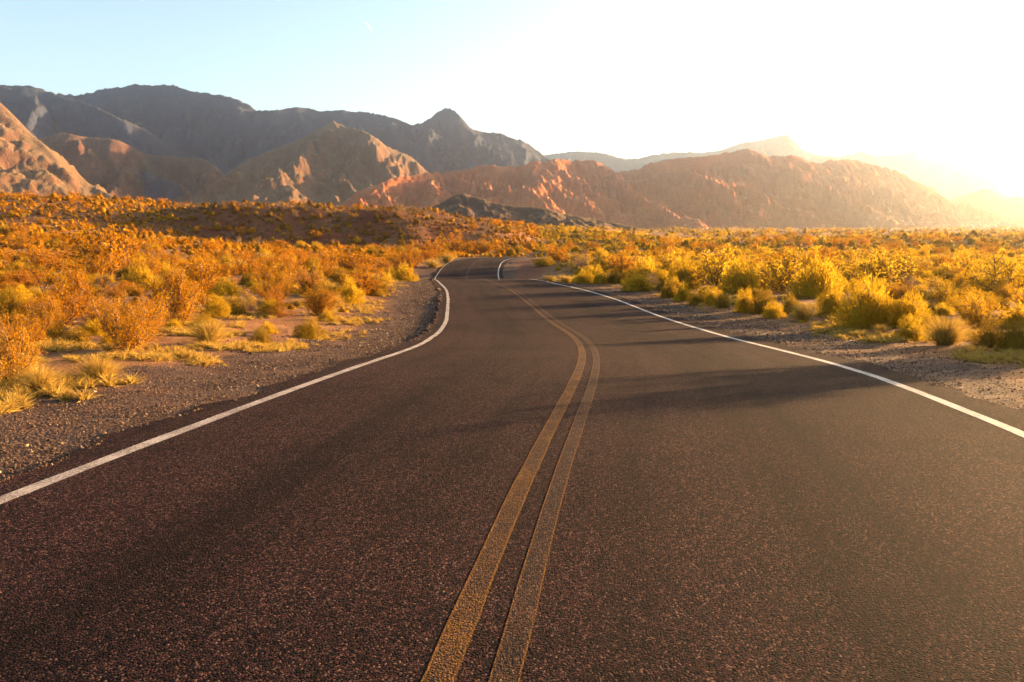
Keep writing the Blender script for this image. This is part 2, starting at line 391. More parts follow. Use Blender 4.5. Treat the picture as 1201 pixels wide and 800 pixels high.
def mountain(name, sil, D, front, back, zb, mat, seed, spacing=46, slope=1.0, knob=0.0, nx=520, ny=130, rough=1.0, lean=-.25,
             jag=1.0, label=None, wig=.03, tilt=0.0, depth=2, conc=1.3):
    """crest traced at its own distance, spurs and side spurs branching down from it, rock faces between them"""
    R = np.random.RandomState(seed)
    sil = np.array(sil, float); u0, u1 = sil[0, 0], sil[-1, 0]
    us = np.arange(u0, u1 + 1, 2.5)
    vs = pchip(sil[:, 0], sil[:, 1], us)
    vs = vs + jag*(1.1*(ridged(us/11, us*0+seed, 3, seed)-1.1) + 1.2*fbm(us/30, us*0+seed+.5, 2, seed+3))
    Yc = D*(1 + wig*perlin(us/120, us*0+seed, seed+1) + .4*wig*perlin(us/38, us*0+seed, seed+2))
    Yc = Yc*(1 + tilt*((us-u0)/(u1-u0)-.5))
    cr = np.array([at_pixel(a, b, y) for a, b, y in zip(us, vs, Yc)])
    HM = cr[:, 2].max()-zb
    cr[:, 2] = (np.maximum(cr[:, 2]-zb, 0)/HM)**(1/conc)*HM          # heights before the concave foot is applied
    segs = [(cr[i], cr[i+1]) for i in range(len(cr)-1)]
    def add_spur(st, dirv, length, z0, lev):
        npt = 6 if lev == depth else 4; pts = [np.array([st[0], st[1], z0])]; d = np.array(dirv, float); d /= np.linalg.norm(d)
        for q in range(1, npt+1):
            d = d + R.normal(0, .17, 2); d /= np.linalg.norm(d)
            xy = pts[-1][:2] + d*length/npt
            dz = z0/npt*(1+.45*R.normal()) if lev == depth else slope*.80*length/npt*(1+.3*R.normal())
            pts.append(np.array([xy[0], xy[1], max(pts[-1][2]-max(dz, 0), 0)]))
        for a, b in zip(pts[:-1], pts[1:]):
            if max(a[2], b[2]) > 0: segs.append((a, b))
        if lev > 0:
            for q in range(0, npt):
                for sg in (-1, 1):
                    if R.rand() < .70:
                        t = R.rand(); st2 = pts[q]*(1-t)+pts[q+1]*t; ang = sg*R.uniform(.55, 1.05); c, s_ = math.cos(ang), math.sin(ang)
                        dd = pts[q+1][:2]-pts[q][:2]; dd = dd/(np.linalg.norm(dd)+1e-9)
                        add_spur(st2, (dd[0]*c-dd[1]*s_, dd[0]*s_+dd[1]*c), min(length*R.uniform(.22, .45), st2[2]/slope*1.1+1), st2[2]*R.uniform(.95, .995), lev-1)
    u = u0 + R.uniform(0, spacing*.6)
    while u < u1:
        i = min(int((u-u0)/2.5), len(cr)-1); zc = cr[i, 2]
        if zc > HM*.04:
            ln = front*R.uniform(.8, 1.05)*min(1, .3 + zc/HM*.8)
            add_spur(cr[i], (lean + R.normal(0, .3), -1.0), ln, zc*R.uniform(.93, .985), depth)
            add_spur(cr[i], (R.normal(0, .3), 1.0), back*.9, zc*.95, 0)
        u += spacing*R.uniform(.5, 1.5)
    x0, x1 = cr[:, 0].min()-.10*front, cr[:, 0].max()+.10*front
    gx = np.linspace(x0, x1, nx); nf = int(ny*.85)
    gy = np.concatenate([np.linspace(-front*1.12, .02*D, nf), np.linspace(.02*D, back, ny-nf+1)[1:]])
    srt = np.argsort(cr[:, 0]); ysm = np.interp(gx, cr[srt, 0], cr[srt, 1]); kk = max(3, nx//12)
    ysm = np.convolve(np.pad(ysm, kk, mode='edge'), np.ones(2*kk+1)/(2*kk+1), 'valid')     # the sheet follows the range in plan
    X, OFF = np.meshgrid(gx, gy); Y = OFF + ysm[None, :]; X = X.ravel(); Y = Y.ravel(); OFF = OFF.ravel()
    sc_ = front*.10
    dc = np.abs(Y - np.interp(X, cr[srt, 0], cr[srt, 1]))              # distance from the crest line
    m = sstep(0, front*.10, dc)
    wx = X + m*sc_*.42*fbm(X/sc_/1.4, Y/sc_/1.4, 4, seed+5, .55); wy = Y + m*sc_*.42*fbm(X/sc_/1.4+9, Y/sc_/1.4, 4, seed+6, .55)
    H = np.zeros(X.shape); order = np.argsort(wx); wxs = wx[order]
    for a, b in segs:
        zm = max(a[2], b[2]); reach = zm/slope
        lo, hi = np.searchsorted(wxs, min(a[0], b[0])-reach), np.searchsorted(wxs, max(a[0], b[0])+reach)
        q = order[lo:hi]; q = q[(wy[q] > min(a[1], b[1])-reach) & (wy[q] < max(a[1], b[1])+reach)]
        if not len(q): continue
        ab = b[:2]-a[:2]; L2 = ab@ab+1e-9
        t = np.clip(((wx[q]-a[0])*ab[0]+(wy[q]-a[1])*ab[1])/L2, 0, 1)
        d = np.hypot(wx[q]-a[0]-ab[0]*t, wy[q]-a[1]-ab[1]*t)
        H[q] = np.maximum(H[q], a[2]+(b[2]-a[2])*t - slope*d)
    hh = np.clip(H/HM, 0, 1.2); H = HM*hh**conc
    hi_ = np.clip(hh*2.4, 0, 1)
    # crags: sharp-edged relief at three sizes, strongest high up
    for f_, am, sd2 in ((.10, .010, 20), (.038, .0065, 50), (.015, .0034, 60)):
        sg = front*f_; H = H + rough*m*front*am*(ridged(X/sg, Y/(sg*1.6), 3, seed+sd2, .5)-1.0)*hi_*(.35+hh)
    if knob:
        for s2, am in ((front*.065, 1.0), (front*.026, .5), (front*.011, .25)):
            bl = np.abs(fbm(X/s2, Y/(s2*.8), 3, seed+40, .5)); mod = .35+.9*sstep(-.3, .5, fbm(X/(s2*4), Y/(s2*4), 2, seed+48))
            H = H - mod*am*knob*front*.026*np.exp(-bl*5.5)*hi_*(.15+.85*m)
    fall = np.minimum(sstep(0, .06, (X-x0)/(x1-x0)), sstep(0, .06, (x1-X)/(x1-x0)))
    ff = sstep(0, .12, (OFF+front*1.12)/front)
    H = zb-20 + (H+20)*np.where(hh > .55, 1, fall)*ff
    return obj(name, mesh(name, np.stack([X, Y, H], 1), grid_faces(len(gy), nx), smooth=True), mat, kind='structure', label=label)

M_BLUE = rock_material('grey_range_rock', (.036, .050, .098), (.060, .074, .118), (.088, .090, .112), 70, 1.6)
M_PALE = rock_material('tan_talus_rock', (.135, .066, .040), (.18, .100, .060), (.22, .145, .085), 70, 1.0, .2, (.50, .72))
M_BROWN = rock_material('brown_cliff_rock', (.11, .052, .038), (.145, .074, .052), (.19, .115, .072), 90, 1.0, .25, (.52, .78))
M_RED = rock_material('red_sandstone', (.44, .125, .052), (.55, .185, .075), (.48, .21, .085), 36, 1.0, .15, (.80, .97))
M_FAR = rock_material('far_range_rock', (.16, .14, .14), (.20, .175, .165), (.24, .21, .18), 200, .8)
M_DARK = rock_material('dark_hill_rock', (.095, .055, .045), (.13, .075, .055), (.30, .17, .06), 12, .8, .1, (.86, .98))

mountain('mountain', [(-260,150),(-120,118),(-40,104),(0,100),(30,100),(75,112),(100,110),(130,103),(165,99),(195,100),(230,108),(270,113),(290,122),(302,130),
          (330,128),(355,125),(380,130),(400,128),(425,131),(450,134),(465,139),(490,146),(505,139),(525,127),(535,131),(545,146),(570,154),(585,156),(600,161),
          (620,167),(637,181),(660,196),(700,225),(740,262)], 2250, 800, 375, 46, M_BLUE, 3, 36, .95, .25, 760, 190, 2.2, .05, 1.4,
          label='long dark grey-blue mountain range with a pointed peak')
mountain('mountain', [(-300,130),(-160,92),(-60,92),(0,101),(40,103),(75,113),(110,124),(160,146),(190,164),(230,190),(262,212)], 1950, 570, 260, 46, M_BLUE, 8, 34, .95, .2, 380, 150, 2.0, .2,
          label='grey shoulder of rock descending in front of the far range')
mountain('mountain', [(-60,205),(20,172),(55,159),(75,155),(105,160),(130,162),(150,168),(170,179),(205,183),(240,186),(255,196),(275,214),(300,232),(325,246),(350,256)], 1750, 470, 300, 44, M_BROWN, 14, 34, .95, .2, 420, 130, 1.7, .2, tilt=.10,
          label='brown cliff-topped mountain with a tan scree apron')
mountain('mountain', [(225,232),(262,206),(290,188),(330,171),(355,160),(375,150),(390,141),(405,147),(425,152),(440,160),(455,172),(480,182),(500,199),(525,222),(560,250)], 1650, 490, 300, 44, M_PALE, 23, 28, .95, .2, 460, 150, 1.8, .15, tilt=.08,
          label='jagged tan mountain with pale scree fans below its crags')
mountain('mountain', [(-330,60),(-200,72),(-110,86),(-50,98),(-15,110),(0,119),(8,128),(18,147),(35,155),(50,167),(70,189),(100,212),(130,227),(160,236),(200,244),(250,252),(300,258)], 1200, 380, 240, 36, M_PALE, 31, 34, .95, .15, 460, 150, 1.4, .6,
          label='pale tan mountain flank with rocky crown cut by the picture edge')
mountain('mountain', [(340,262),(375,247),(410,233),(430,218),(480,206),(540,198),(570,194),(600,195),(625,190),(660,186),(695,186),(710,192),(725,200),(745,197),(760,190),(775,187),(800,185),
          (830,184),(850,180),(880,175),(900,182),(930,182),(960,190),(985,187),(1000,187),(1040,196),(1060,205),(1085,216),(1110,233),(1140,252),(1170,264)], 1500, 400, 240, 28, M_RED, 47, 38, .75, 1.7, 860, 200, .7, .2, 1.8, tilt=.55, conc=1.15,
          label='knobbly red sandstone ridge stretching across the middle distance')
mountain('mountain', [(560,205),(600,190),(640,181),(680,177),(700,178),(740,186),(770,180),(800,178),(830,178),(870,167),(905,161),(922,157),(928,162),(935,170),(945,177),(970,182),(985,182),(1000,180),
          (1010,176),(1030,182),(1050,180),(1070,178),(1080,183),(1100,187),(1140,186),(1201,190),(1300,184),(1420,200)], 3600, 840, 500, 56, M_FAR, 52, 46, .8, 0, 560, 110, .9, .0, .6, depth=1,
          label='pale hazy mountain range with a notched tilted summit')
mountain('hill', [(1070,262),(1095,246),(1115,234),(1140,225),(1156,222),(1180,231),(1201,239),(1240,236),(1290,228),(1350,240),(1400,258)], 2200, 375, 245, 38, M_RED, 61, 30, .8, .7, 300, 100, .9, .1, depth=1,
          label='hazy rounded hill under the glow')
mountain('hill', [(470,262),(505,248),(520,238),(532,230),(541,227),(556,230),(580,238),(610,242),(640,244),(660,250),(700,257),(740,266)], 560, 95, 90, 14, M_DARK, 72, 30, .5, 0, 320, 90, .7, -.2, .5, depth=1, conc=1.1,
          label='small dark cone-shaped hill in front of the red ridge')

# ------------------------------------------------------------------ vegetation: materials
def leaf_material(name, c1, c2, c3, trans=.45, clump=3.0):
    c1, c2, c3 = dim(.80, c1, c2, c3)
    n = NT(name); rnd = n.n('ShaderNodeObjectInfo').outputs['Random']
    tc = n.n('ShaderNodeTexCoord').outputs['Object']
    a = n.noise(tc, clump, 3, .6); g = n.n('ShaderNodeNewGeometry').outputs['Random Per Island']
    col = n.mix(n.ramp(a, .36, .64), c1, c2)
    col = n.mix(n.ramp(rnd, .35, 1.0, 0, .75), col, c3)
    col = n.mix(n.ramp(g, .0, 1.0, 0, .35), col, tuple(x*.5 for x in c1))
    d = n.n('ShaderNodeBsdfDiffuse', {'Color': col}).outputs[0]; t = n.n('ShaderNodeBsdfTranslucent', {'Color': col}).outputs[0]
    mx = n.n('ShaderNodeMixShader', {0: trans, 1: d, 2: t}).outputs[0]
    return n.surf(mx)
def twig_material(name, a, b):
    n = NT(name); f = n.noise(n.n('ShaderNodeTexCoord').outputs['Object'], 9, 3, .6)
    return n.surf(n.bsdf(n.mix(n.ramp(f, .35, .65), a, b), .9, None, .15))
M_GOLD = leaf_material('golden_brush_foliage', (.52, .31, .018), (.62, .41, .028), (.46, .28, .028), .55)
M_OLIVE = leaf_material('olive_brush_foliage', (.26, .15, .020), (.36, .22, .026), (.46, .29, .026), .4)
M_CREO = leaf_material('creosote_foliage', (.48, .205, .012), (.58, .29, .018), (.50, .18, .012), .38, 1.6)
M_RUST = leaf_material('rust_orange_scrub', (.50, .22, .014), (.58, .30, .020), (.46, .17, .014), .3)
M_BROWN_SCRUB = leaf_material('brown_scrub', (.22, .10, .018), (.30, .15, .022), (.38, .20, .020), .3)
M_STRAW = leaf_material('straw_grass', (.54, .34, .075), (.62, .42, .10), (.48, .30, .06), .45)
M_GREY = leaf_material('grey_dry_brush', (.30, .19, .11), (.36, .24, .14), (.27, .17, .10), .3)
M_TWIG = twig_material('dark_twig', (.11, .065, .035), (.20, .125, .07))
M_BARE = twig_material('bare_pale_twig', (.33, .22, .13), (.22, .13, .08))

# ------------------------------------------------------------------ vegetation: shapes
def unit(v): return v/(np.linalg.norm(v, axis=-1, keepdims=True)+1e-9)
def blades(base, vec, width, R):
    """one thin triangle per blade"""
    n = len(base); side = unit(np.cross(vec, R.normal(size=(n, 3))))*np.asarray(width).reshape(-1, 1)*.5
    v = np.stack([base-side, base+side, base+vec], 1).reshape(-1, 3)
    return v, np.arange(3*n).reshape(-1, 3)
def leaves(base, vec, width, R):
    """one small kite per leaf (two triangles)"""
    n = len(base); side = unit(np.cross(vec, R.normal(size=(n, 3))))*np.asarray(width).reshape(-1, 1)*.5
    mid = base+vec*.55
    v = np.stack([base, mid+side, base+vec, mid-side], 1).reshape(-1, 3); i = np.arange(n)[:, None]*4
    return v, np.concatenate([i+np.array([[0, 1, 2]]), i+np.array([[0, 2, 3]])])
def tubes(paths, r0, r1):
    V, Fc = [], []; o = 0
    for P in paths:
        P = np.asarray(P); k = len(P); d = unit(np.gradient(P, axis=0)); a = unit(np.cross(d, np.array([.3, .5, .8]))); b = np.cross(d, a)
        rr = np.linspace(r0, r1, k)[:, None]
        ring = [P + rr*(a*math.cos(t)+b*math.sin(t)) for t in (0, 2.094, 4.189)]
        V.append(np.stack(ring, 1).reshape(-1, 3))
        for j in range(k-1):
            for q in range(3):
                A, B = o+j*3+q, o+j*3+(q+1) % 3; Fc += [(A, B, B+3), (A, B+3, A+3)]
        o += 3*k
    return np.vstack(V), np.array(Fc)
def lump(d, R, k=16, amp=.36):
    c = unit(R.normal(size=(k, 3))); c[:, 2] = np.abs(c[:, 2])
    s = np.exp(-(1-(d@c.T))*16)
    return 1-amp*.6 + amp*1.3*np.clip(s.max(1), 0, 1)
def core(R, c_, k, sz):
    """lumpy closed core added inside a dome to block light passing through"""
    na, nb = 12, 5; V = []
    for i in range(nb):
        e = (i/nb)*math.pi/2
        for j in range(na):
            a = 2*math.pi*(j+.5*(i % 2))/na; V.append((math.cos(a)*math.cos(e), math.sin(a)*math.cos(e), math.sin(e)))
    V.append((0, 0, 1)); V = np.array(V); V = V*(c_(V)*sz*R.uniform(.88, 1.06, len(V)))[:, None]; V[:na, 2] = 0
    f = [(i*na+j, i*na+(j+1) % na, (i+1)*na+j) for i in range(nb-1) for j in range(na)]+[(i*na+(j+1) % na, (i+1)*na+(j+1) % na, (i+1)*na+j) for i in range(nb-1) for j in range(na)]
    f += [((nb-1)*na+j, (nb-1)*na+(j+1) % na, nb*na) for j in range(na)]
    return V*np.array([.5, .5, 1]), np.array(f)
def dome_shape(seed, n, bl, bw, ragged=.12, solid=.70):
    """dense rounded brush, unit width (diameter 1) and unit height"""
    R = np.random.RandomState(seed+1000); d = R.normal(size=(n, 3)); d[:, 2] = np.abs(d[:, 2])*.95-.12; d = unit(d)
    r = lump(d, np.random.RandomState(seed))*(1-np.abs(R.normal(0, 1, n))*.17).clip(.25, 1)*(1+R.normal(0, ragged*.5, n))
    base = d*r[:, None]; base[:, 2] = np.maximum(base[:, 2], .02)
    vec = unit(d*.85+np.array([0, 0, .35])+R.normal(0, .32, (n, 3)))*(bl*R.uniform(.6, 1.5, n))[:, None]
    base = base-vec*.6; base[:, 2] = np.maximum(base[:, 2], .0)
    v, f = blades(base, vec, bw*R.uniform(.6, 1.4, n), R)
    v = v*np.array([.5, .5, 1.0]); st = []
    cv, cf = core(R, lambda q: lump(q, np.random.RandomState(seed)), 0, solid); f = np.vstack([f, cf+len(v)]); v = np.vstack([v, cv])  # added solid core stops light so the dome gets a dark side
    for j in range(16):
        t = unit(np.array([R.normal(), R.normal(), .9+R.rand()]))*R.uniform(.6, .95); t *= np.array([.5, .5, 1])
        q = np.linspace(0, 1, 4)[:, None]; st.append(q*t+np.array([0, 0, .12])*q*(1-q)+R.normal(0, .012, (4, 3))*q)
    return (v, f), tubes(st, .012, .004)
def creosote_shape(seed, nleaf, ls, spread=.55, nst=15):
    """open vase of thin stems with leaf sprays toward the ends; unit width and height"""
    R = np.random.RandomState(seed); st = []; B = []; D = []
    for j in range(nst):
        a = j*2.4+R.normal(0, .3); tilt = R.uniform(.08, 1.0)**.8*spread*1.7; L = R.uniform(.7, 1.08)*(1-.22*tilt)
        d = np.array([math.cos(a)*math.sin(tilt), math.sin(a)*math.sin(tilt), math.cos(tilt)]); P = [np.array([math.cos(a)*.02, math.sin(a)*.02, 0])]
        for q in range(6):
            d = unit(d+R.normal(0, .13, 3)+np.array([0, 0, .05])); P.append(P[-1]+d*L/6)
        st.append(np.array(P))
        for q in range(1, 6):
            for w_ in range(2):
                dd = unit(d*.8+R.normal(0, .6, 3)+np.array([0, 0, .25])); l2 = L*R.uniform(.16, .34)
                e = P[q]+(P[q+1]-P[q])*R.rand(); S = np.array([e, e+dd*l2*.5+R.normal(0, .015, 3), e+dd*l2+R.normal(0, .02, 3)]); S[:, 2] = np.maximum(S[:, 2], .01)
                st.append(S); B += [S[1], S[2]]; D += [dd, dd]
        B.append(P[-1]); D.append(d)
    B = np.array(B); D = np.array(D); k = R.randint(0, len(B), nleaf)
    base = B[k]+R.normal(0, .05, (nleaf, 3))-D[k]*R.uniform(0, .10, nleaf)[:, None]; base[:, 2] = np.maximum(base[:, 2], .03)
    vec = unit(D[k]*.7+R.normal(0, .55, (nleaf, 3))+np.array([0, 0, .3]))*(ls*R.uniform(.6, 1.4, nleaf))[:, None]
    v, f = leaves(base, vec, ls*.6*R.uniform(.7, 1.3, nleaf), R)
    sv, sf = tubes(st, .011, .0035)
    sx = .5/np.percentile(np.abs(base[:, :2]), 97); sz = 1/np.percentile(base[:, 2], 98.5); s = np.array([sx, sx, sz])
    return (v*s, f), (sv*s, sf)
def grass_shape(seed, n, bw, flare=.9):
    R = np.random.RandomState(seed); a = R.uniform(0, 6.283, n); t = np.abs(R.normal(0, .42, n))*flare
    d = np.stack([np.cos(a)*np.sin(t), np.sin(a)*np.sin(t), np.cos(t)], 1); L = R.uniform(.45, 1.05, n)[:, None]
    b = np.stack([np.cos(a), np.sin(a), 0*a], 1)*R.uniform(0, .13, n)[:, None]
    side = unit(np.cross(d, R.normal(size=(n, 3))))*bw*.5; mid = b+d*L*.55; tip = b+d*L+np.stack([np.cos(a)*.14, np.sin(a)*.14, -.09+0*a], 1)*L
    v = np.stack([b-side, b+side, mid+side*.8, mid-side*.8, tip], 1).reshape(-1, 3); i = np.arange(n)[:, None]*5
    f = np.concatenate([i+np.array([[0, 1, 2]]), i+np.array([[0, 2, 3]]), i+np.array([[3, 2, 4]])])
    st = [np.array([[0, 0, 0], [math.cos(q)*.05, math.sin(q)*.05, .25], [math.cos(q)*.15, math.sin(q)*.15, .7]]) for q in R.uniform(0, 6.28, 7)]
    return (v*np.array([.9, .9, 1]), f), tubes(st, .010, .003)
def twig_shape(seed, nst=34):
    """leafless grey brush"""
    R = np.random.RandomState(seed); st = []; B = []; D = []
    for j in range(nst):
        d = unit(np.array([R.normal(), R.normal(), R.uniform(.5, 1.8)])); P = [np.zeros(3)]
        for q in range(5): d = unit(d+R.normal(0, .2, 3)); P.append(P[-1]+d*.2*np.array([.62, .62, 1]))
        st.append(np.array(P))
        for q in range(1, 6): B.append(P[q]); D.append(d)
    B = np.array(B); D = np.array(D); n = 1500; k = R.randint(0, len(B), n)
    base = B[k]+R.normal(0, .05, (n, 3)); base[:, 2] = np.maximum(base[:, 2], .02)
    v, f = blades(base, unit(D[k]+R.normal(0, .6, (n, 3)))*R.uniform(.08, .22, n)[:, None], .012, R)
    return (v, f), tubes(st, .010, .003)

def mk(nm, vf): return mesh(nm, vf[0], vf[1])
KIT = {}   # kind -> list of (foliage mesh, stem mesh)
def kit(kind, shapes, fm, tm):
    KIT[kind] = []
    for a, b in shapes:
        A, B = mk(kind+'_foliage', a), mk(kind+'_stem', b); A.materials.append(fm); B.materials.append(tm); KIT[kind].append((A, B))
# near (fine) and middle-distance (coarser) forms
kit('dome_near', [dome_shape(100+i, 5600, .10, .024, solid=.60) for i in range(4)], M_GOLD, M_TWIG)
kit('olive_near', [dome_shape(120+i, 5400, .10, .024, solid=.60) for i in range(3)], M_OLIVE, M_TWIG)
kit('creo_near', [creosote_shape(140+i, 7500, .027, .5+.06*i) for i in range(4)], M_CREO, M_TWIG)
M_CREOG = leaf_material('glow_tinted_creosote_foliage', (.54, .33, .018), (.64, .43, .028), (.54, .29, .018), .6, 1.6)  # creosote right of the road, yellowed with the sun glow in its colour
kit('ygold_near', [creosote_shape(150+i, 7500, .027, .5+.06*i) for i in range(3)], M_CREOG, M_TWIG)
kit('ygold_mid', [creosote_shape(250+i, 1600, .06, .5+.06*i) for i in range(3)], M_CREOG, M_TWIG)
kit('grass_near', [grass_shape(160+i, 1100, .010, 1.25) for i in range(3)], M_STRAW, M_TWIG)
kit('twig_near', [twig_shape(170+i) for i in range(3)], M_GREY, M_BARE)
kit('dome_mid', [dome_shape(200+i, 3000, .13, .040, solid=.60) for i in range(4)], M_GOLD, M_TWIG)
kit('olive_mid', [dome_shape(220+i, 3000, .13, .040, solid=.60) for i in range(3)], M_OLIVE, M_TWIG)
kit('creo_mid', [creosote_shape(240+i, 1600, .06, .5+.06*i) for i in range(4)], M_CREO, M_TWIG)
kit('grass_mid', [grass_shape(260+i, 420, .022, 1.25) for i in range(2)], M_STRAW, M_TWIG)
kit('twig_mid', [twig_shape(270+i, 24) for i in range(2)], M_GREY, M_BARE)

RS = np.random.RandomState(5)
NAMES = {'dome': ('rounded_brush', 'shrub'), 'olive': ('olive_brush', 'shrub'), 'creo': ('creosote_bush', 'bush'), 'ygold': ('glow_tinted_creosote_bush', 'bush'), 'grass': ('grass_clump', 'grass tuft'), 'twig': ('dry_brush', 'dry brush')}
PLACED = []   # (x, y, radius)
NIND = {k: 0 for k in NAMES}
def plant(kind, x, y, wid, hgt, label, group=None, rot=None, near=None, sink=.03):
    near = (y < 30) if near is None else near
    vs = KIT[kind+('_near' if near else '_mid')]; A, B = vs[RS.randint(len(vs))]
    e = obj(NAMES[kind][0], None, kind='thing', label=label, cat=NAMES[kind][1], group=group)
    e.empty_display_size = .2
    e.location = (x, y, float(terrain(x, y))-sink*hgt); e.rotation_euler = (RS.normal(0, .05), RS.normal(0, .05), RS.uniform(0, 6.28) if rot is None else rot)
    e.scale = (wid, wid*RS.uniform(.9, 1.1), hgt)
    obj('foliage', A, None, e); obj('stem', B, None, e)
    PLACED.append((x, y, wid*.5)); NIND[kind] += 1
    return e
def plant_px(kind, u0, u1, vt, vb, label, group=None, **kw):
    """stand a plant on the ground so that it spans these photograph columns and rows"""
    x, y, z = ground_hit((u0+u1)/2, vb)
    wid = (u1-u0)/F*y; hgt = (vb-vt)/F*y
    y2 = y+wid*.28; x2 = x*y2/y
    return plant(kind, x2, y2, wid*1.05, hgt*1.08, label, group, **kw)

